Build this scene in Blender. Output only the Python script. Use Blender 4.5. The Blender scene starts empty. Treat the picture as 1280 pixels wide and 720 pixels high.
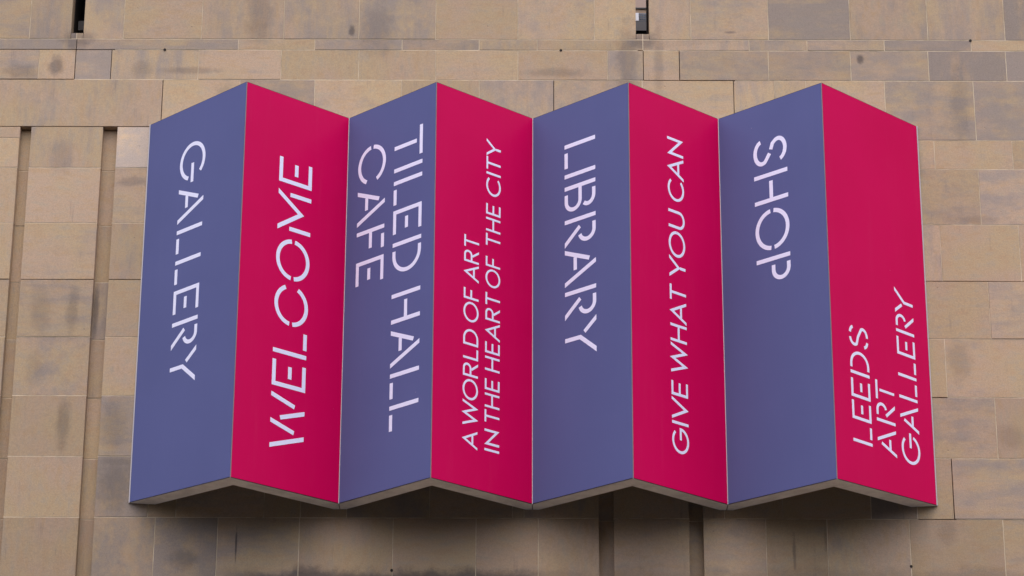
import bpy, math, random
from mathutils import Vector, Matrix
random.seed(11)
scene = bpy.context.scene
C = scene.collection

# ------------------------------------------------------------ camera
cam_d = bpy.data.cameras.new('camera')
cam = bpy.data.objects.new('camera', cam_d); C.objects.link(cam)
Rt = Vector((0.99998683, 0.00349566, 0.0037575))
Up = Vector((-0.00227994, -0.35334771, 0.93548928))
Fw = Vector((-0.00459786, 0.93548553, 0.35333508))
m = Matrix((Rt, Up, -Fw)).transposed().to_4x4()
m.translation = Vector((0.0, -24.0, 1.6))
cam.matrix_world = m
cam_d.sensor_width = 36.0
cam_d.lens = 3401.08 / 1280.0 * 36.0
cam_d.clip_start = 0.1; cam_d.clip_end = 3000.0
scene.camera = cam

# ------------------------------------------------------------ light
SUN_EL, SUN_AZ = math.radians(62.0), math.radians(182.0)      # azimuth clockwise from +Y (wall faces -Y)
world = bpy.data.worlds.new('World'); scene.world = world; world.use_nodes = True
wn = world.node_tree.nodes; wl = world.node_tree.links
bg = wn['Background']
sky = wn.new('ShaderNodeTexSky'); sky.sky_type = 'NISHITA'; sky.sun_disc = False
sky.sun_elevation = SUN_EL; sky.sun_rotation = SUN_AZ
sky.air_density = 1.0; sky.dust_density = 4.0; sky.ozone_density = 1.0
wl.new(sky.outputs['Color'], bg.inputs['Color']); bg.inputs['Strength'].default_value = 0.075
sun_d = bpy.data.lights.new('sun', 'SUN'); sun = bpy.data.objects.new('sun', sun_d); C.objects.link(sun)
sun_d.energy = 1.5; sun_d.angle = math.radians(132.0); sun_d.color = (0.93, 0.90, 1.0)
sd = Vector((math.sin(SUN_AZ)*math.cos(SUN_EL), math.cos(SUN_AZ)*math.cos(SUN_EL), math.sin(SUN_EL)))
sun.rotation_euler = (-sd).to_track_quat('-Z', 'Y').to_euler()
sun.location = sd*60
scene.view_settings.view_transform = 'Standard'; scene.view_settings.look = 'None'
scene.view_settings.exposure = 1.13; scene.view_settings.gamma = 1.0
scene.view_settings.use_curve_mapping = False

# ------------------------------------------------------------ helpers
class MB:
    """collects faces; build() links ONE mesh object"""
    def __init__(s): s.v = []; s.f = []; s.mi = []
    def add(s, vs, fs, mi=0):
        o = len(s.v); s.v += [tuple(v) for v in vs]
        for f in fs: s.f.append([o+i for i in f]); s.mi.append(mi)
    def box(s, x0, x1, y0, y1, z0, z1, mi=0):
        vs = [(x0,y0,z0),(x1,y0,z0),(x1,y1,z0),(x0,y1,z0),(x0,y0,z1),(x1,y0,z1),(x1,y1,z1),(x0,y1,z1)]
        s.add(vs, [(0,3,2,1),(4,5,6,7),(0,1,5,4),(1,2,6,5),(2,3,7,6),(3,0,4,7)], mi)
    def build(s, name, mats, parent=None, loc=(0,0,0)):
        me = bpy.data.meshes.new(name); me.from_pydata([(v[0]-loc[0], v[1]-loc[1], v[2]-loc[2]) for v in s.v], [], s.f)
        if not isinstance(mats, (list, tuple)): mats = [mats]
        for q in mats: me.materials.append(q)
        for p, k in zip(me.polygons, s.mi): p.material_index = k
        me.update()
        o = bpy.data.objects.new(name, me); C.objects.link(o); o.location = loc
        if parent: o.parent = parent
        return o
def tag(o, label=None, cat=None, group=None, kind=None):
    if label: o['label'] = label
    if cat: o['category'] = cat
    if group: o['group'] = group
    if kind: o['kind'] = kind
    return o
def empty(name): 
    o = bpy.data.objects.new(name, None); C.objects.link(o); return o

def nodes(name, rough=0.8, col=(0.5,0.5,0.5), spec=0.5):
    mt = bpy.data.materials.new(name); mt.use_nodes = True
    nt = mt.node_tree; b = nt.nodes['Principled BSDF']
    b.inputs['Base Color'].default_value = (*col, 1); b.inputs['Roughness'].default_value = rough
    b.inputs['Specular IOR Level'].default_value = spec
    return mt, nt, b
def N(nt, t, **kw):
    n = nt.nodes.new(t)
    for k, v in kw.items(): setattr(n, k, v)
    return n
def mixc(nt, fac, a, b, mode='MIX'):
    n = N(nt, 'ShaderNodeMix', data_type='RGBA', blend_type=mode)
    for sock, v in ((0, fac), (6, a), (7, b)):
        if hasattr(v, 'is_linked'): nt.links.new(v, n.inputs[sock])
        elif isinstance(v, (int, float)): n.inputs[sock].default_value = v
        else: n.inputs[sock].default_value = (*v, 1)
    return n.outputs[2]
def math_(nt, op, a, b=0.0, c=0.0, clamp=False):
    n = N(nt, 'ShaderNodeMath', operation=op, use_clamp=clamp)
    for i, v in enumerate((a, b, c)):
        if hasattr(v, 'is_linked'): nt.links.new(v, n.inputs[i])
        else: n.inputs[i].default_value = v
    return n.outputs[0]
def noise(nt, vec, scale, detail=4, rough=0.55):
    n = N(nt, 'ShaderNodeTexNoise'); n.inputs['Scale'].default_value = scale
    n.inputs['Detail'].default_value = detail; n.inputs['Roughness'].default_value = rough
    if vec is not None: nt.links.new(vec, n.inputs['Vector'])
    return n.outputs['Fac']
def ramp(nt, v, lo, hi, a=0.0, b=1.0):
    n = N(nt, 'ShaderNodeMapRange', interpolation_type='SMOOTHSTEP')
    nt.links.new(v, n.inputs['Value'])
    n.inputs['From Min'].default_value = lo; n.inputs['From Max'].default_value = hi
    n.inputs['To Min'].default_value = a; n.inputs['To Max'].default_value = b
    return n.outputs['Result']
def vmul(nt, v, s):
    n = N(nt, 'ShaderNodeVectorMath', operation='MULTIPLY'); nt.links.new(v, n.inputs[0]); n.inputs[1].default_value = s
    return n.outputs[0]
def vadd(nt, a, b):
    n = N(nt, 'ShaderNodeVectorMath', operation='ADD'); nt.links.new(a, n.inputs[0]); nt.links.new(b, n.inputs[1])
    return n.outputs[0]

# weathering marks that stay on the stone: x, z, half width, half height, darkness
SPOTS = [(-4.566,12.969,.075,.11,.55),(3.26,13.054,.035,.05,.75),(-1.693,13.354,.035,.06,.7),
         (1.0,13.02,.11,.45,.35),(1.30,13.02,.05,.42,.25),(2.0,13.34,.06,.015,.5),
         (-2.622,8.15,.010,.19,.8),(2.459,8.10,.018,.16,.5),(2.75,8.22,.02,.12,.35),
         (-4.38,13.25,.16,.12,.45),(1.15,13.25,.17,.10,.5),(-3.24,12.92,.30,.04,.35),
         (-3.72,12.93,.10,.10,.28),(-2.6,13.5,.14,.35,.3),(-1.45,13.35,.18,.3,.25),(0.3,12.9,.3,.05,.3),
         (-3.30,9.8,.05,.5,.2),(-2.9,12.5,.12,.3,.25),(4.2,12.55,.1,.4,.2),
         (-4.27,9.30,.07,.27,.38),(-4.25,10.44,.06,.26,.32),(-4.55,10.44,.10,.26,.22),(-4.045,10.44,.03,.27,.5),
         (-3.80,9.28,.13,.26,.30),(-4.56,9.86,.09,.16,.18),(-3.75,8.72,.17,.26,.34),(-3.74,8.94,.15,.05,.3),
         (-3.75,11.75,.15,.06,.3),(-4.45,12.0,.12,.2,.18),(-3.1,8.02,.14,.10,.35),(3.85,8.3,.10,.12,.25),(4.05,9.95,.12,.2,.25),
         (4.5,9.2,.18,.12,.22),(4.3,11.37,.22,.04,.25),(3.75,11.95,.06,.22,.3),(-4.9,12.9,.2,.08,.35)]
def stone(name, warm=(0.505,0.355,0.192), pink=(0.50,0.34,0.222), grey=(0.29,0.241,0.217), marks=True, per_block=True):
    mt, nt, b = nodes(name, 0.9, spec=0.3); L = nt.links
    tc = N(nt, 'ShaderNodeTexCoord'); oi = N(nt, 'ShaderNodeObjectInfo'); geo = N(nt, 'ShaderNodeNewGeometry')
    if per_block:
        cmb = N(nt, 'ShaderNodeCombineXYZ')
        L.new(math_(nt, 'MULTIPLY', oi.outputs['Random'], 91.0), cmb.inputs[0])
        L.new(math_(nt, 'MULTIPLY', oi.outputs['Random'], 37.0), cmb.inputs[1])
        L.new(math_(nt, 'MULTIPLY', oi.outputs['Random'], -53.0), cmb.inputs[2])
        P = vadd(nt, tc.outputs['Object'], cmb.outputs[0])
    else: P = geo.outputs['Position']
    sep = N(nt, 'ShaderNodeSeparateColor'); L.new(oi.outputs['Color'], sep.inputs[0])
    gr, br, orient = sep.outputs[0], sep.outputs[1], sep.outputs[2]
    # sedimentary beds run along or across each block
    va = vmul(nt, P, (0.7, 1.0, 4.2)); vb = vmul(nt, P, (4.2, 1.0, 0.7))
    mv = N(nt, 'ShaderNodeMix', data_type='VECTOR')
    L.new(orient, mv.inputs[0]); L.new(va, mv.inputs[4]); L.new(vb, mv.inputs[5])
    bed = noise(nt, mv.outputs[1], 1.6, 9, 0.68)
    big = noise(nt, P, 1.7, 3, 0.5)
    mid = noise(nt, P, 5.5, 9, 0.68)
    chroma = noise(nt, vadd(nt, mv.outputs[1], P), 3.3, 6, 0.62)
    fine = noise(nt, P, 70, 5, 0.7)
    grit = noise(nt, P, 260, 2, 0.6)
    col = mixc(nt, ramp(nt, big, .38, .62), warm, pink)
    col = mixc(nt, ramp(nt, chroma, .50, .66, 0, .75), col, (0.49,0.315,0.165))
    col = mixc(nt, ramp(nt, chroma, .48, .34, 0, .6), col, (0.42,0.335,0.235))
    dirt = math_(nt, 'ADD', math_(nt, 'MULTIPLY', bed, .62), math_(nt, 'MULTIPLY', mid, .38))
    thr = math_(nt, 'SUBTRACT', dirt, math_(nt, 'MULTIPLY', math_(nt, 'SUBTRACT', 0.5, gr), .34))
    g = ramp(nt, thr, .45, .68)
    col = mixc(nt, math_(nt, 'MULTIPLY', g, .84), col, grey)
    col = mixc(nt, ramp(nt, fine, .32, .68, .0, .34), col, (0.20,0.165,0.13))
    col = mixc(nt, ramp(nt, grit, .35, .65, .0, .26), col, (0.55,0.46,0.36))
    # narrow runs of rain dirt
    vs = vmul(nt, P, (26.0, 1.0, 1.6)); rn = noise(nt, vs, 1.0, 3, 0.6)
    col = mixc(nt, math_(nt, 'MULTIPLY', ramp(nt, rn, .58, .78), math_(nt, 'MULTIPLY', ramp(nt, mid, .42, .62), .34)), col, (0.15,0.125,0.12))
    # dark pits
    vo = N(nt, 'ShaderNodeTexVoronoi'); L.new(P, vo.inputs['Vector']); vo.inputs['Scale'].default_value = 5.0
    pit = ramp(nt, vo.outputs['Distance'], .02, .045, 1.0, 0.0)
    col = mixc(nt, math_(nt, 'MULTIPLY', pit, .35), col, (0.12,0.09,0.08))
    if marks:
        sx = N(nt, 'ShaderNodeSeparateXYZ'); L.new(geo.outputs['Position'], sx.inputs[0])
        wob = math_(nt, 'MULTIPLY', math_(nt, 'SUBTRACT', noise(nt, geo.outputs['Position'], 9, 5, .7), .5), 1.7)
        tot = None
        for (x, z, w, h, k) in SPOTS:
            dx = math_(nt, 'DIVIDE', math_(nt, 'SUBTRACT', sx.outputs[0], x), w)
            dz = math_(nt, 'DIVIDE', math_(nt, 'SUBTRACT', sx.outputs[2], z), h)
            d = math_(nt, 'SQRT', math_(nt, 'ADD', math_(nt, 'MULTIPLY', dx, dx), math_(nt, 'MULTIPLY', dz, dz)))
            q = ramp(nt, math_(nt, 'ADD', d, wob), .35, 1.35, k, 0.0)
            tot = q if tot is None else math_(nt, 'MAXIMUM', tot, q)
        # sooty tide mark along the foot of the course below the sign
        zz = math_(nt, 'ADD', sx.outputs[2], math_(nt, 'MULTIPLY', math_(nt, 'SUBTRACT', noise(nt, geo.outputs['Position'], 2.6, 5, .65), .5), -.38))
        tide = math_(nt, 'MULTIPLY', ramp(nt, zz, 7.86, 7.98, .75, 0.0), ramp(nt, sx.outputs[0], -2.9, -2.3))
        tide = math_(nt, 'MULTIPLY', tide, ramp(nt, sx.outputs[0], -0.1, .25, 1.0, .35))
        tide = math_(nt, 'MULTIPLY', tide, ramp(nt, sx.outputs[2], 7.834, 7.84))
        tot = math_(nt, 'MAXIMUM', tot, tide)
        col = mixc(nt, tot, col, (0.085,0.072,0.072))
    bn = N(nt, 'ShaderNodeCombineColor')
    for i in range(3): L.new(br, bn.inputs[i])
    col = mixc(nt, 1.0, col, bn.outputs[0], 'MULTIPLY')
    L.new(col, b.inputs['Base Color'])
    h = math_(nt, 'ADD', math_(nt, 'MULTIPLY', fine, .5), math_(nt, 'MULTIPLY', mid, 1.2))
    h = math_(nt, 'SUBTRACT', h, math_(nt, 'MULTIPLY', pit, .6))
    bp = N(nt, 'ShaderNodeBump'); bp.inputs['Strength'].default_value = .7; bp.inputs['Distance'].default_value = .005
    L.new(h, bp.inputs['Height']); L.new(bp.outputs[0], b.inputs['Normal'])
    return mt
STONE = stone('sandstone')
STONE_PLAIN = stone('sandstone_core', marks=False, per_block=False)
MORTAR, nt, b = nodes('lime_mortar', 0.95, (0.56,0.44,0.30), .2)
nz = noise(nt, N(nt, 'ShaderNodeNewGeometry').outputs['Position'], 3.2, 5, .7)
nt.links.new(mixc(nt, ramp(nt, nz, .35, .68), (0.66,0.54,0.38), (0.40,0.32,0.22)), b.inputs['Base Color'])
DARKGAP, _, _ = nodes('joint_shadow_bed', 0.95, (0.035,0.028,0.024), .2)
METAL, nt, b = nodes('brushed_aluminium_edge', 0.5, (0.30,0.275,0.28)); b.inputs['Metallic'].default_value = .35
TRIMW, nt, b = nodes('pale_edge_trim', 0.5, (0.46,0.43,0.44))
SOFFIT, nt, b = nodes('weathered_soffit', 0.6, (0.42,0.38,0.35))
gp = N(nt, 'ShaderNodeNewGeometry').outputs['Position']
nz = noise(nt, vmul(nt, gp, (1,1,1)), 5.0, 5, .65)
nt.links.new(mixc(nt, ramp(nt, nz, .35, .7), (0.88,0.84,0.80), (0.70,0.66,0.63)), b.inputs['Base Color'])
def film(name, col, col2):
    mt, nt, b = nodes(name, .42, col, .07)
    gp = N(nt, 'ShaderNodeNewGeometry').outputs['Position']
    a = noise(nt, gp, .9, 3, .5)
    c = mixc(nt, ramp(nt, a, .3, .7), col, col2)
    # chalky wipe marks and tiny specks
    s = ramp(nt, noise(nt, vmul(nt, gp, (11, 11, .8)), 1.0, 6, .75), .50, .85, 0, .015)
    c = mixc(nt, s, c, (0.5,0.45,0.5))
    v = N(nt, 'ShaderNodeTexVoronoi'); nt.links.new(gp, v.inputs['Vector']); v.inputs['Scale'].default_value = 3.1
    sp = ramp(nt, v.outputs['Distance'], .006, .020, .30, 0)
    c = mixc(nt, sp, c, (0.6,0.45,0.5))
    nt.links.new(c, b.inputs['Base Color'])
    nt.links.new(ramp(nt, noise(nt, gp, 3.0, 4, .6), .3, .7, .34, .46), b.inputs['Roughness'])
    bp = N(nt, 'ShaderNodeBump'); bp.inputs['Strength'].default_value = .12; bp.inputs['Distance'].default_value = .01
    nt.links.new(noise(nt, gp, 1.3, 2, .4), bp.inputs['Height']); nt.links.new(bp.outputs[0], b.inputs['Normal'])
    return mt
BLUE = film('slate_blue_film', (0.103,0.116,0.265), (0.110,0.123,0.28))
RED = film('crimson_film', (0.60,0.0008,0.080), (0.63,0.001,0.088))
INK, _, _ = nodes('pale_lavender_lettering', .45, (0.82,0.82,1.0), .4)

# ------------------------------------------------------------ ground
GR, nt, b = nodes('paving_grey', .9, (0.22,0.21,0.20), .3)
gp = N(nt, 'ShaderNodeNewGeometry').outputs['Position']
bt = N(nt, 'ShaderNodeTexBrick'); nt.links.new(gp, bt.inputs['Vector']); bt.inputs['Scale'].default_value = 1.6
bt.inputs['Color1'].default_value = (0.062,0.06,0.057,1); bt.inputs['Color2'].default_value = (0.05,0.048,0.046,1)
bt.inputs['Mortar'].default_value = (0.03,0.03,0.03,1); bt.inputs['Mortar Size'].default_value = .012
nt.links.new(bt.outputs['Color'], b.inputs['Base Color'])
g = MB(); g.add([(-800,-800,0),(800,-800,0),(800,800,0),(-800,800,0)], [(0,1,2,3)])
tag(g.build('ground', GR), kind='structure')

# far side of the street behind the camera, unseen, added to block low sky light
FACADE, _, _ = nodes('dark_brick_facade', .9, (0.085,0.068,0.058), .3)  # kept dark to cut light thrown back under the sign
TRIM, _, _ = nodes('facade_trim', .8, (0.16,0.145,0.125), .3)
PANE, _, _ = nodes('facade_glass', .12, (0.03,0.035,0.04), .5)
for bi, (bx0, bx1, bh, nx_, lab) in enumerate(((-75,-24,15,9,'unseen dark brick street building facing the gallery, left of the tallest'),
        (-23.5,22,18,8,'tallest unseen dark brick street building, straight across from the folded sign'),
        (22.5,75,16,9,'unseen dark brick street building facing the gallery, right of the tallest'))):
    bb = empty('unseen_street_building'); tag(bb, lab, 'building', 'unseen buildings across the street')
    q = MB(); q.box(bx0, bx1, -50, -38, 0, bh); q.build('wall', FACADE, bb)
    q = MB(); q.box(bx0-.2, bx1+.2, -50.2, -37.5, bh+.004, bh+.7); q.build('cornice', TRIM, bb)
    nz_ = int(bh//4.2); wme = None
    for iz in range(nz_):
        for ix in range(nx_):
            cx_ = bx0+(bx1-bx0)*(ix+.5)/nx_; cz_ = 2.3+iz*4.2
            if wme is None:
                q = MB(); q.box(-1.0, 1.0, -.05, .02, -1.3, 1.3, 0); q.box(-1.15, 1.15, -.02, .14, -1.48, -1.31, 1); q.box(-1.15, 1.15, -.02, .10, 1.31, 1.5, 1)
                q.box(-.04, .04, .021, .06, -1.3, 1.3, 1)
                wo = q.build('window', [PANE, TRIM], bb, (0,0,0)); wme = wo.data
            else: wo = bpy.data.objects.new('window', wme); C.objects.link(wo); wo.parent = bb
            wo.location = (cx_, -37.98, cz_)

# ------------------------------------------------------------ stone wall
wall = empty('stone_wall')
tag(wall, 'pale sandstone ashlar wall with recessed vertical grooves behind the folded sign', 'wall')
ZS = [14.62, 13.96, 13.258, 13.142, 12.822, 12.32, 11.89, 11.318, 10.742, 10.166, 9.587, 8.997, 8.416, 7.835, 7.25]
XL, XR = -7.7, 7.35
GROOVES = [(-4.866,-4.764), (-4.067,-3.932), (0.687,0.817), (1.510,1.634)]
SLOTS = [(-4.440,-4.323), (1.086,1.211)]
P1 = [-2.797,-2.050,-1.197,-0.440,0.130]; P2 = [-3.180,-2.370,-1.621,-0.867,-0.070]
ROWS = [   # course top index, vertical joints from left to right
 ('top', [-5.2,-4.44,-4.323,-3.5,-2.78,-2.0,-1.2,-0.45,0.30,1.086,1.211,2.0,2.75,3.55,4.3,5.1]),
 ('a', [-5.6,-4.848,-4.44,-4.323,-3.93,-3.165,-2.362,-1.625,-0.875,-0.071,0.678,1.086,1.211,1.621,2.378,3.176,3.933,4.686]),
 ('b', [-5.2,-4.379,-2.798,-2.052,-1.2,-0.448,0.118,1.149,2.186,2.751,3.503,4.35,5.1]),
 ('c', [-5.5,-4.734,-4.38,-4.03,-3.18,-2.374,-1.619,-0.869,-0.069,0.803,1.151,1.502,2.368,3.167,3.923,4.678]),
 ('d', [-5.3,-3.515,-2.767,-2.04,-1.197,-0.444,0.279,1.137,2.023,2.418,2.724,3.485,4.345,5.15]),
 ('e', P2+[2.37,3.17,3.935,4.684]), ('f', P1+[2.19,2.75,3.5,4.343,5.1]), ('g', P2+[2.37,3.17,3.945,4.691]),
 ('h', P1+[2.2,2.76,3.5,4.369,5.15]), ('i', P2+[2.37,3.16,3.930,4.690]), ('j', P1+[2.2,2.76,3.5,4.365,5.1]),
 ('k', [-3.443,-3.186,-2.38,-2.046,-1.622,-0.864,-0.106,0.0,1.833,2.367,3.174,3.597,3.932,4.70]),
 ('l', [-3.371,-2.797,-2.05,-1.195,-0.437,0.130,2.207,2.765,3.517,4.371,5.15]),
 ('m', P2+[2.37,3.17,3.94,4.70])]
# open joints with no mortar left: (course letter, joint x) and (course letter of the stones above, x from, x to)
OPEN_V = {('c',-4.38),('c',-4.03),('d',-3.515),('c',1.151),('c',1.502),('d',2.023),('k',3.932),('b',-4.379),('d',.279)}
OPEN_H = [('b',-5.2,-4.0),('c',-5.9,-4.38),('c',1.45,2.04),('d',-6.1,-3.6),('g',-6.1,-3.3),('g',3.6,5.75),('i',3.6,3.93),('k',3.6,3.95),('b',1.10,1.15),('c',1.15,1.5)]
J = 0.0035    # half joint
TONE = {}     # (course, first joint x rounded) -> (grey, brightness, vertical bedding)
TONE.update({('a',2.378):(.92,.88,0),('a',-1.625):(.8,.95,.8),('a',-4.323):(.62,1,.8),('c',3.167):(.8,.94,.2),('c',3.923):(.9,.86,.9),
 ('a',3.933):(.6,.96,1),('a',4.686):(.9,.85,1),('c',.803):(.7,1,.9),('c',-5.5):(.6,1,0),('b',-4.379):(.75,.95,0),('b',2.751):(.7,.95,0),
 ('b',3.503):(.8,.9,0),('k',-3.932):(.85,.9,.8),('l',-3.932):(.7,.9,.6),('l',-3.371):(.85,.9,.3),('d',1.137):(.4,1.04,0),('d',-5.3):(.45,.98,1),
 ('l',.13):(.15,1.03,1),('l',.817):(.3,1,0),('e',-3.932):(.95,1.55,.3)})
core = MB(); mort = MB(); nb = 0
def block(row, x0, x1, z0, z1, y=0.0, depth=0.06, j0=J, j1=J):
    """one dressed stone with small arrises"""
    global nb
    x0 += j0; x1 -= j1; a, bz = z0+J, z1-J
    r = random.Random(nb*7+3); nb += 1
    yo = y + r.uniform(-.0022,.0022); tl = [r.uniform(-.0018,.0018) for _ in range(4)]
    cx, cz = (x0+x1)/2, (a+bz)/2; c = 0.0022
    F = [(x0+c,yo+tl[0],a+c),(x1-c,yo+tl[1],a+c),(x1-c,yo+tl[2],bz-c),(x0+c,yo+tl[3],bz-c)]
    E = [(x0,yo+c,a),(x1,yo+c,a),(x1,yo+c,bz),(x0,yo+c,bz)]
    B = [(x0,y+depth,a),(x1,y+depth,a),(x1,y+depth,bz),(x0,y+depth,bz)]
    q = MB(); fs = [(0,1,2,3)]
    for k in range(4):
        n = (k+1) % 4
        fs += [(4+k,4+n,n,k), (8+k,8+n,4+n,4+k)]
    fs.append((11,10,9,8))
    q.add(F+E+B, fs)
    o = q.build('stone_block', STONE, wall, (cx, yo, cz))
    key = (row, round(x0-j0, 3))
    t = TONE.get(key)
    if t is None:
        mean = .55 if row in ('top','a','b','c','d') else (.26 if cx < -3.6 else .42)
        g_ = min(1, max(0, r.gauss(mean,.2))); t = (g_, r.uniform(.88,1.08), r.choice((0,.15,.5,.85,1)))
    t = (t[0], t[1]*{'top': .95, 'a': .95, 'b': .95, 'c': .96, 'd': .97, 'j': .95, 'k': .90, 'l': .88, 'm': .88}.get(row, 1.0), t[2])     # top courses a little darker, the lowest ones more so
    o.color = (t[0], t[1], t[2], 1)
    return o
def in_slot(x0, x1, z1):
    return z1 > 13.33 and any(abs(x0-s[0]) < .002 for s in SLOTS)
for k, (row, js) in enumerate(ROWS):
    z1, z0 = ZS[k], ZS[k+1]
    grooved = row in 'efghijklm' and row != 'top'
    js = js+([-6.95,-6.10] if k % 2 else [-6.55,-5.90])+([5.75,6.55] if k % 2 else [6.10,6.85])
    xs = [XL]+sorted(js)+[XR]
    if grooved:
        ex = [v for gq in GROOVES for v in gq]
        xs = sorted([x for x in xs if not any(gq[0]-.12 < x < gq[1]+.12 and x not in ex for gq in GROOVES)]+ex+[-5.6 if k % 2 else -5.3])
    for i in range(len(xs)-1):
        x0, x1 = xs[i], xs[i+1]
        zt, zb = z1, z0
        if in_slot(x0, x1, z1):                       # below the slot only a short sill stone pair
            if row == 'top': continue
            mid = -4.385 if x0 < 0 else 1.150
            block(row, x0, mid, z0, 13.325, 0.001, .35, 0.0005); block(row, mid, x1, z0, 13.325, 0.001, .35, J, 0.0005)
            mort.box(mid-J, mid+J, .004, .03, z0, 13.323)
            continue
        isg = grooved and any(abs(x0-gq[0]) < .002 for gq in GROOVES)
        if row == 'd' and x0 > 2.0: zb = 12.192       # right of the sign this course is taller
        if row == 'e' and x0 > 2.0: zt = 12.192
        if row == 'd' and x0 < 2.03 and x1 > 2.0 and False: pass
        if isg:
            block(row, x0, x1, zb, zt, 0.085, .05, -.02, -.02)
        elif row == 'e' and x0 < -4.8:                # thin stone over a taller one at the far left
            block(row, x0, x1, 12.202, zt); block(row, x0, x1, zb, 12.202); mort.box(x0, x1, .003, .03, 12.202-J, 12.202+J)
        else:
            block(row, x0, x1, zb, zt, depth=.14)
        # vertical mortar at the right end of this stone
        if i < len(xs)-2 and not isg and not (grooved and any(abs(x1-v) < .002 for gq in GROOVES for v in gq)):
            if in_slot(x1, 0, z1) or (z1 > 13.33 and any(abs(x1-v) < .002 for sl in SLOTS for v in sl)): continue
            if (row, round(x1,3)) not in OPEN_V:
                mort.box(x1-J+.0001, x1+J-.0001, .0026, .03, zb+J+.0001, zt-J-.0001)
        if not isg: pass
    # bed joint below this course
    segs = [(XL, XR, z0)]
    if row == 'd': segs = [(XL, 2.023, 12.32), (2.023, XR, 12.192)]
    blocked = [(a_, b_) for (rw, a_, b_) in OPEN_H if rw == row]
    if row in 'defghijklm' and row != 'top': blocked += [gq for gq in GROOVES]
    if row == 'top': blocked += SLOTS
    for (sa, sb, z) in segs:
        pts = sorted(set([sa, sb]+[min(max(v, sa), sb) for q_ in blocked for v in q_]))
        for p0, p1 in zip(pts[:-1], pts[1:]):
            mc = (p0+p1)/2
            if any(q_[0] < mc < q_[1] for q_ in blocked): continue
            mort.box(p0, p1, .0022, .03, z-J+.0001, z+J-.0001)
# groove bed joints
for gq in GROOVES:
    for z in ZS[6:]: mort.box(gq[0]-.02, gq[1]+.02, .087, .11, z-J+.0001, z+J-.0001)
mort.build('mortar', MORTAR, wall)
# core behind the facing stones, split around the two slots
CY0, CY1 = .142, .50
top = ZS[0]
for a_, b_ in ((-14, SLOTS[0][0]), (SLOTS[0][1], SLOTS[1][0]), (SLOTS[1][1], 14)):
    core.box(a_, b_, CY0, CY1, 13.32, top)
core.box(-14, 14, CY0, CY1, 7.2, 13.318)
core.build('wall_core', DARKGAP, wall)
low = MB(); low.box(-14, 14, 0, .5, 0, 7.245); low.box(-14, XL-.004, 0, .14, 7.25, top); low.box(XR+.004, 14, 0, .14, 7.25, top)
low.build('plain_walling', STONE_PLAIN, wall).color = (.4,1,.5,1)
cop = MB(); cop.box(-14, 14, -.06, .56, top+.004, top+.16); cop.build('coping', STONE_PLAIN, wall).color = (.6,.9,.5,1)
for (x, z) in ((-3.515,13.142),(0.349,13.142),(4.345,13.256),(-1.2,7.923),(3.514,7.973)):
    q = MB(); n = 12; r_ = .0135
    ring = [(x+r_*math.cos(2*math.pi*i/n), z+r_*math.sin(2*math.pi*i/n)) for i in range(n)]
    q.add([(a_, -.0035, b_) for a_, b_ in ring]+[(a_, .02, b_) for a_, b_ in ring],
          [tuple(range(n))]+[(i, n+i, n+(i+1)%n, (i+1)%n) for i in range(n)])
    q.build('hole_shade_disc', DARKGAP, wall)  # dark disc drawn in place of a small hole's shade

# ------------------------------------------------------------ what shows through the two slots
BRICKT, _, _ = nodes('tan_render', .9, (0.36,0.26,0.18), .3)
PINKT, _, _ = nodes('pink_beige_render', .9, (0.42,0.31,0.25), .3)
GREYM, _, _ = nodes('dull_grey_metal', .7, (0.12,0.112,0.108), .4)
BLACKM, _, _ = nodes('slot_shade_black', .95, (0.006,0.006,0.007), .1)  # near black puts the shade inside the slots into the colour
WHITEM, _, _ = nodes('white_frame_paint', .5, (0.78,0.78,0.80), .5)
GLASSD, nt, b = nodes('window_glass', .08, (0.10,0.13,0.19), .6)
rear = empty('rear_building')
tag(rear, 'building set back behind the wall, glimpsed through the narrow slot above the third ridge', 'building')
q = MB(); q.box(-14, 14, 1.62, 2.2, 7.5, 14.40); q.build('lower_facade', BRICKT, rear)
q = MB(); q.box(-14, 14, 1.66, 2.2, 14.415, 18.0); q.build('upper_facade', PINKT, rear)
q = MB(); q.box(-14, 14, 1.605, 1.65, 14.402, 14.413); q.build('string_course', GREYM, rear)
q = MB(); q.box(1.185, 1.30, 1.602, 1.618, 14.24, 14.343); win = q.build('window', GLASSD, rear)
q = MB()
for i in range(5): q.box(1.195+i*.02, 1.199+i*.02, 1.594, 1.6, 14.245, 14.335)
for i in range(4): q.box(1.192, 1.30, 1.592, 1.5935, 14.252+i*.024, 14.257+i*.024)
q.build('window_bars', TRIM, win)
q = MB(); q.box(1.150, 1.186, 1.58, 1.60, 14.248, 14.338); q.build('shutter', WHITEM, rear)
q = MB(); q.box(-14, 14, 1.58, 1.615, 14.10, 14.240); q.build('ledge', GREYM, rear)
q = MB(); q.box(.6, 1.6, .9, .95, 13.2, 13.80); q.build('dark_gap_box', BLACKM, rear)  # black box stands in for the dark gap low in the slot
lou = empty('slot_shade_backing'); tag(lou, 'black board standing in for the shade inside the narrow slot at the top left, with a small grey block', 'backing')
q = MB(); q.box(-4.60, -4.25, .504, .52, 13.30, 14.6); q.build('shade_board', BLACKM, lou)  # black board stands in for the unlit depth of the slot
q = MB(); q.box(-4.43, -4.325, .30, .50, 13.50, 13.60); q.build('grey_block', GREYM, lou)

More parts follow.
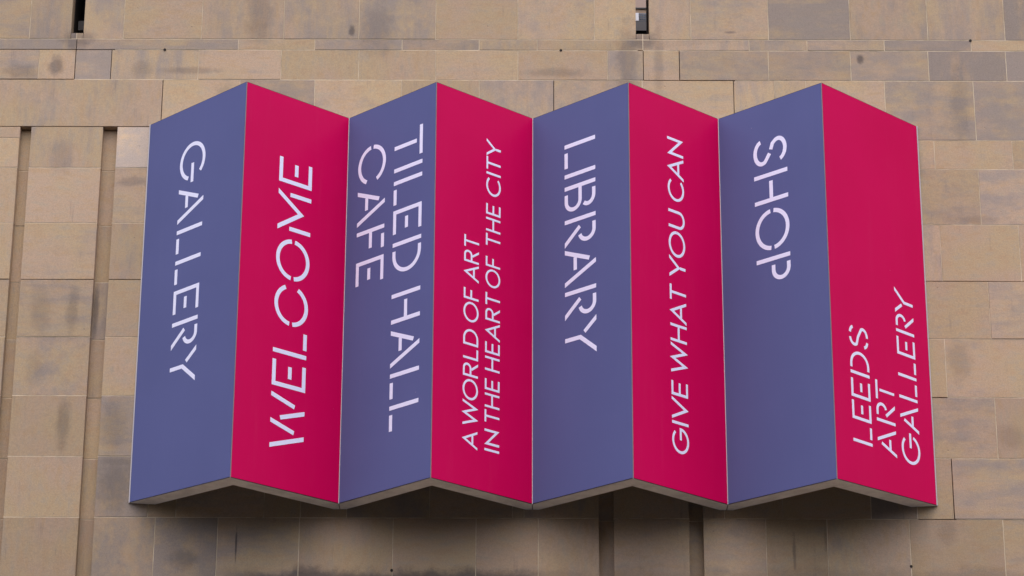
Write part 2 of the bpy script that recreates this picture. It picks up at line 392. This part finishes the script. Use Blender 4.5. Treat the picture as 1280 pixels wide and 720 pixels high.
# ------------------------------------------------------------ folded sign
ZT, ZB = 12.3344, 8.4958
XS = [-3.6137,-2.5869,-1.6837,-0.8223,0.0760,0.9612,1.8515,2.7543,3.7751]
DV, DR, DE = .18, 1.0037, .0123
DEP = [DE, DR, DV, DR, DV, DR, DV, DR, DE]
def zbot(x, k=None):
    """the bottom edge lifts a little towards both outer ends"""
    if x < XS[1]: return ZB+.052*(XS[1]-x)/(XS[1]-XS[0])
    if x > XS[7]: return ZB+.045*(x-XS[7])/(XS[8]-XS[7])
    return ZB
BACK = -.006; TH = .168
PT = [Vector((x, -d)) for x, d in zip(XS, DEP)]
sign = empty('folded_sign')
tag(sign, 'large zigzag wall sign of eight slate blue and crimson panels with pale lettering', 'sign')
def line_at_y(p, d, y):  # point on the line p+t*d where the second coordinate is y
    return p+d*((y-p.y)/d.y)
for k in range(4):
    A, Rg, B = PT[2*k].copy(), PT[2*k+1].copy(), PT[2*k+2].copy()
    g0 = .0032
    e1 = (Rg-A).normalized(); e2 = (B-Rg).normalized()
    n1 = Vector((-e1.y, e1.x)); n2 = Vector((-e2.y, e2.x))          # towards the wall
    if n1.y < 0: n1 = -n1
    if n2.y < 0: n2 = -n2
    a0 = A+n1*TH; b0 = B+n2*TH
    # inner ridge
    det = e1.x*(-e2.y)+e2.x*e1.y; dd = b0-a0
    t = (dd.x*(-e2.y)+e2.x*dd.y)/det
    ri = a0+e1*t
    al = line_at_y(a0, e1, BACK); bl = line_at_y(b0, e2, BACK)
    if k > 0: A.x += g0
    if k < 3: B.x -= g0
    poly = [A, Rg, B, Vector((B.x, BACK)), bl, ri, al, Vector((A.x, BACK))]
    q = MB(); n = len(poly)
    q.v = [(p.x, p.y, zbot(p.x)) for p in poly]+[(p.x, p.y, ZT) for p in poly]
    # bottom split into two convex halves through the ridge
    for idx in ((0,7,6,5,1), (1,5,4,3,2)):
        q.f.append(list(idx)); q.mi.append(1)
        q.f.append([n+i for i in reversed(idx)]); q.mi.append(0)
    for i in range(n):
        j = (i+1) % n
        q.f.append([i, j, n+j, n+i]); q.mi.append(0)
    q.build('sign_frame', [METAL, SOFFIT], sign)

# stencil capitals: every stroke is a centre line in units of cap height; x from the first stem
W_ = .105; h_ = W_/2; T_ = 1-h_
def arc(cx, cy, rx, ry, a0, a1, n=26):
    return [(cx+rx*math.cos(math.radians(a0+(a1-a0)*i/n)), cy+ry*math.sin(math.radians(a0+(a1-a0)*i/n))) for i in range(n+1)]
ST = {
 'L': [[(0,0),(0,1)], [(.175,h_),(.585,h_)]],
 'I': [[(0,0),(0,1)]],
 'B': [[(0,0),(0,1)], [(.17,h_)]+arc(.36,.278,.225,.226,-90,90)+[(h_,.504)], [(.17,T_)]+arc(.34,.755,.215,.1925,90,-42)],
 'R': [[(0,0),(0,1)], [(.18,T_)]+arc(.36,.715,.225,.2325,90,-75), [(.205,.49),(.60,-.0)]],
 'A': [[(0,0),(.322,.79)], [(.185,.335),(.52,.335)], [(.42,1),(.845,0)]],
 'Y': [[(0,1),(.283,.62)], [(.385,0),(.39,.485),(.805,1)]],
 'S': [arc(.31,.255,.29,.205,190,385,30)+[(.50,.40),(.38,.485)],
       [(.29,.525),(.14,.58)]+arc(.33,.745,.275,.205,205,15,30)],
 '$': [arc(.27,.25,.24,.205,190,262,12), arc(.40,.26,.27,.212,270,385,16)+[(.35,.53)]+arc(.29,.735,.25,.215,215,95,16),
       arc(.42,.735,.25,.215,85,18,12)],
 'H': [[(0,0),(0,1)], [(.17,.5),(.665-h_,.5)], [(.665,0),(.665,1)]],
 'O': [arc(.4775,.5,.475,.455,6,174,40), arc(.4775,.5,.475,.455,186,354,40)],
 'C': [arc(.475,.5,.475,.455,24,174,34), arc(.475,.5,.475,.455,186,336,34)],
 'G': [arc(.475,.5,.475,.455,44,341,54), [(.53,.51),(1.06,.51)]],
 'E': [[(.60,T_),(0,T_),(0,h_),(.575,h_)], [(.185,.475),(.49,.475)]],
 'F': [[(0,0),(0,1)], [(h_,.505),(.47,.505)], [(.19,T_),(.56,T_)]],
 'T': [[(0,T_),(.78,T_)], [(.393,0),(.393,.79)]],
 'D': [[(0,0),(0,1)], [(.17,T_)]+arc(.30,.5,.43,.5-h_,90,-90,40)+[(.17,h_)]],
 'P': [[(0,0),(0,1)], [(.17,T_)]+arc(.30,.7225,.23,.225,90,-90)+[(.17,.4975)]],
 'M': [[(0,0),(0,.64)], [(-.03,1),(.44,.30),(.905,1)], [(.885,0),(.885,.64)]],
 'W': [[(0,1),(.335,0)], [(.427,.30),(.623,1)], [(.73,.715),(.966,0)], [(1.068,.30),(1.277,1)]],
}
# plain geometric capitals: strokes and advance
SV = .053
PL = {
 'A': ([[(0,0),(.42,.90),(.84,0)], [(.20,.33),(.64,.33)]], .84), 'W': ([[(0,1),(.30,.12),(.58,.90),(.86,.12),(1.16,1)]], 1.16),
 'O': ([arc(.47,.5,.47,.455,0,358,48)], .94), 'R': ([[(0,0),(0,1)], [(SV,T_)]+arc(.34,.72,.21,.225,90,-90)+[(SV,.495)], [(.30,.44),(.60,0)]], .58),
 'L': ([[(0,1),(0,h_),(.50,h_)]], .50), 'D': ([[(0,0),(0,1)], [(SV,T_)]+arc(.28,.5,.43,.5-h_,90,-90,36)+[(SV,h_)]], .71),
 'F': ([[(0,0),(0,1)], [(SV,T_),(.50,T_)], [(SV,.5),(.44,.5)]], .50), 'T': ([[(0,T_),(.66,T_)], [(.33,0),(.33,1-W_)]], .66),
 'I': ([[(0,0),(0,1)]], .0), 'N': ([[(0,0),(0,.86),(.64,.14),(.64,1)]], .64), 'H': ([[(0,0),(0,1)], [(SV,.5),(.64-SV,.5)], [(.64,0),(.64,1)]], .64),
 'E': ([[(.53,T_),(0,T_),(0,h_),(.53,h_)], [(SV,.5),(.48,.5)]], .53), 'C': ([arc(.47,.5,.47,.455,42,318,40)], .84),
 'Y': ([[(0,1),(.37,.42),(.74,1)], [(.37,0),(.37,.34)]], .74), 'G': ([arc(.47,.5,.47,.455,44,352,44), [(.50,.49),(.99,.49)]], .95),
 'V': ([[(0,1),(.39,.12),(.78,1)]], .78), 'U': ([[(0,1)]+arc(.31,.34,.31,.295,180,360,24)+[(.62,1)]], .62),
}
def outline(pts, w):
    """mitred outline of a stroke; ends that lie on the baseline or cap line are cut along it"""
    n = len(pts); P = [Vector(p) for p in pts]; Ls = []; Rs = []
    for i in range(n):
        if i == 0: d = (P[1]-P[0]).normalized(); mm = Vector((-d.y, d.x)); s = w/2
        elif i == n-1: d = (P[-1]-P[-2]).normalized(); mm = Vector((-d.y, d.x)); s = w/2
        else:
            d0 = (P[i]-P[i-1]).normalized(); d1 = (P[i+1]-P[i]).normalized()
            n0 = Vector((-d0.y, d0.x)); n1 = Vector((-d1.y, d1.x)); mm = (n0+n1).normalized()
            s = w/2/max(.25, mm.dot(n0)); d = d0
        l, r = P[i]+mm*s, P[i]-mm*s
        if i in (0, n-1) and (P[i].y <= .001 or P[i].y >= .999) and abs(d.y) > .2:
            l = l+d*((P[i].y-l.y)/d.y); r = r+d*((P[i].y-r.y)/d.y)
        Ls.append(l); Rs.append(r)
    return Ls, Rs
def lettering(panel, k, items, down, base, cap, text, weight=W_):
    """items: (glyph strokes, z of x=0, sign of advance scale). Sits 1 mm proud of the panel face."""
    p0, p1 = PT[k], PT[k+1]; e = (p1-p0).normalized(); nrm = Vector((e.y, -e.x))
    if nrm.y > 0: nrm = -nrm
    H = abs(cap-base); chars = [c_ for c_ in text if c_ != ' ']
    for (strokes, z0, sx), ch_ in zip(items, chars):
        q = MB()
        for si, st in enumerate(strokes):
            Ls, Rs = outline(st, weight); n = len(Ls); off = .0052+.0002*si
            vs = []
            for side in (Ls, Rs):
                for p in side:
                    u = base+(p.y*H if cap > base else -p.y*H)
                    z = z0+(-1 if down else 1)*p.x*H*sx
                    for o_ in (off, .0041):
                        xy = p0+e*u+nrm*o_
                        vs.append((xy.x, xy.y, z))
            fs = []
            for i in range(n-1):
                a, b_, c_, d_ = 2*i, 2*i+2, 2*(n+i)+2, 2*(n+i)
                fs += [(a, b_, c_, d_), (a, a+1, b_+1, b_), (d_, c_, c_+1, d_+1)]
            fs += [(0, 2*n, 2*n+1, 1), (2*n-2, 2*n-1, 4*n-1, 4*n-2)]
            q.add(vs, fs)
        q.build('letter', INK, panel)['label'] = 'pale letter '+ch_+' of the words '+text
Z0 = 1.6
def sten(word, zs, sx=1.0): return [(ST[c_], Z0+z, sx if not isinstance(sx, dict) else sx.get(i, 1.0)) for i, (c_, z) in enumerate(zip(word, zs))]
def plain(words, H):
    """words: (text, z start, z end) of the outer centre lines; letters get natural widths scaled to fit"""
    out = []
    for wd, za, zb in words:
        tot = 0; pos = []
        for i, ch in enumerate(wd):
            pos.append(tot); adv = PL[ch][1]; tot += adv
            if i < len(wd)-1:
                pr = ch+wd[i+1]; gap = .30
                if ch in 'OCDG' or wd[i+1] in 'OCDG': gap -= .06
                if ch in 'AVWYT' : gap -= .10
                if wd[i+1] in 'AVWYT': gap -= .10
                if pr in ('AT','YO','AV','VA','LD'): gap -= .03
                tot += gap
        s = (zb-za)/(tot*H)
        for ch, p in zip(wd, pos): out.append((PL[ch][0], Z0+za+p*H*s, s))
    return out
for k in (0, 2, 4, 6, 8):          # slim bright strips in the valleys and at both ends
    p = PT[k]; q = MB()
    if k in (0, 8):
        s_ = 1 if k == 0 else -1
        q.box(min(p.x-s_*.006, p.x+s_*.004), max(p.x-s_*.006, p.x+s_*.004), p.y-.010, p.y+.012, zbot(p.x)+.001, ZT-.001)
    else: q.box(p.x-.0045, p.x+.0045, p.y-.0085, p.y-.001, ZB+.002, ZT-.002)
    q.build('edge_trim', TRIMW, sign)
PAN = []
GAPF = .0055
for k in range(8):
    p0, p1 = PT[k], PT[k+1]; e = (p1-p0).normalized(); Lg = (p1-p0).length
    nrm = Vector((e.y, -e.x))
    if nrm.y > 0: nrm = -nrm
    a, b_ = p0+e*(.012 if k == 0 else GAPF), p0+e*(Lg-(.012 if k == 7 else GAPF))
    q = MB(); zb, zt = ZB+.0065, ZT-.0065
    f0, f1 = nrm*.0041, nrm*.0004
    q.add([(p.x, p.y, z) for p in (a+f0, b_+f0, b_+f1, a+f1) for z in (zbot(p.x)+.0065, zt)],
          [(0,2,3,1), (2,4,5,3), (4,6,7,5), (6,0,1,7), (1,3,5,7), (0,6,4,2)])
    o = q.build('sign_panel', BLUE if k % 2 == 0 else RED, sign)
    for z0_, z1_ in ((zt-.0002, zt+.0042), (None, None)):      # dark strip stands in for the shaded gap above and below the face
        g_ = MB(); A_, B_ = a+nrm*.0016, b_+nrm*.0016; A2, B2 = a+nrm*.0003, b_+nrm*.0003
        za = (zt+.0002, zt+.0046) if z0_ is not None else None
        ends = [(za[0], za[1])]*2 if za else [(zbot(a.x)+.002, zbot(a.x)+.0063), (zbot(b_.x)+.002, zbot(b_.x)+.0063)]
        g_.add([(A_.x,A_.y,ends[0][0]),(B_.x,B_.y,ends[1][0]),(B_.x,B_.y,ends[1][1]),(A_.x,A_.y,ends[0][1]),
                (A2.x,A2.y,ends[0][0]),(B2.x,B2.y,ends[1][0]),(B2.x,B2.y,ends[1][1]),(A2.x,A2.y,ends[0][1])],
               [(0,1,2,3),(4,7,6,5),(0,4,5,1),(3,2,6,7),(0,3,7,4),(1,5,6,2)])
        g_.build('gap_shade', DARKGAP, sign)
    o['label'] = ('slate blue panel' if k % 2 == 0 else 'crimson panel')
    PAN.append(o)
lettering(PAN[0], 0, sten('GALLERY', [10.325,9.883,9.466,9.160,8.860,8.545,8.250]), True, .502, .869, 'GALLERY')
lettering(PAN[1], 1, sten('WELCOME', [7.286,7.877,8.193,8.478,8.922,9.407,9.872]), False, .793, .411, 'WELCOME')
lettering(PAN[2], 2, sten('TILEDHALL', [-10.36,-9.985,-9.857,-9.561,-9.238,-8.733,-8.380,-7.963,-7.657]) and
          [(a_, Z0+z, s_) for (a_, _z, s_), z in zip(sten('TILEDHALL', [0]*9), [10.36,9.985,9.857,9.561,9.238,8.733,8.380,7.963,7.657])], True, .648, 1.024, 'TILED HALL')
lettering(PAN[2], 2, [(ST[c_], Z0+z, 1) for c_, z in zip('CAFE', [10.325,9.891,9.477,9.172])], True, .155, .528, 'CAFE')
lettering(PAN[3], 3, plain([('A',7.273,7.424),('WORLD',7.484,8.385),('OF',8.476,8.788),('ART',8.875,9.308)], .18), False, .540, .360, 'A WORLD OF ART', .112)
lettering(PAN[3], 3, plain([('IN',7.296,7.480),('THE',7.557,7.970),('HEART',8.062,8.808),('OF',8.876,9.163),('THE',9.275,9.692),('CITY',9.790,10.335)], .178), False, .804, .626, 'IN THE HEART OF THE CITY', .112)
lettering(PAN[4], 4, [(ST[c_], Z0+z, 1) for c_, z in zip('LIBRARY', [10.304,9.998,9.873,9.535,9.236,8.820,8.514])], True, .412, .795, 'LIBRARY')
lettering(PAN[5], 5, plain([('GIVE',7.262,7.928),('WHAT',8.022,8.862),('YOU',8.952,9.594),('CAN',9.717,10.325)], .21), False, .712, .500, 'GIVE WHAT YOU CAN', .112)
lettering(PAN[6], 6, [(ST[c_], Z0+z, 1) for c_, z in zip('SHOP', [10.345,9.984,9.617,9.140])], True, .413, .801, 'SHOP')
lettering(PAN[7], 7, [(ST[c_], Z0+z, 1) for c_, z in zip('LEED$', [7.318,7.533,7.742,7.963,8.223])], False, .515, .247, 'LEEDS')
lettering(PAN[7], 7, [(ST[c_], Z0+z, s_) for c_, z, s_ in zip('ART', [7.287,7.588,7.785], [1,1,.87])], False, .862, .595, 'ART')
lettering(PAN[7], 7, [(ST[c_], Z0+z, 1) for c_, z in zip('GALLERY', [7.272,7.587,7.888,8.101,8.313,8.532,8.724])], False, 1.206, .940, 'GALLERY')
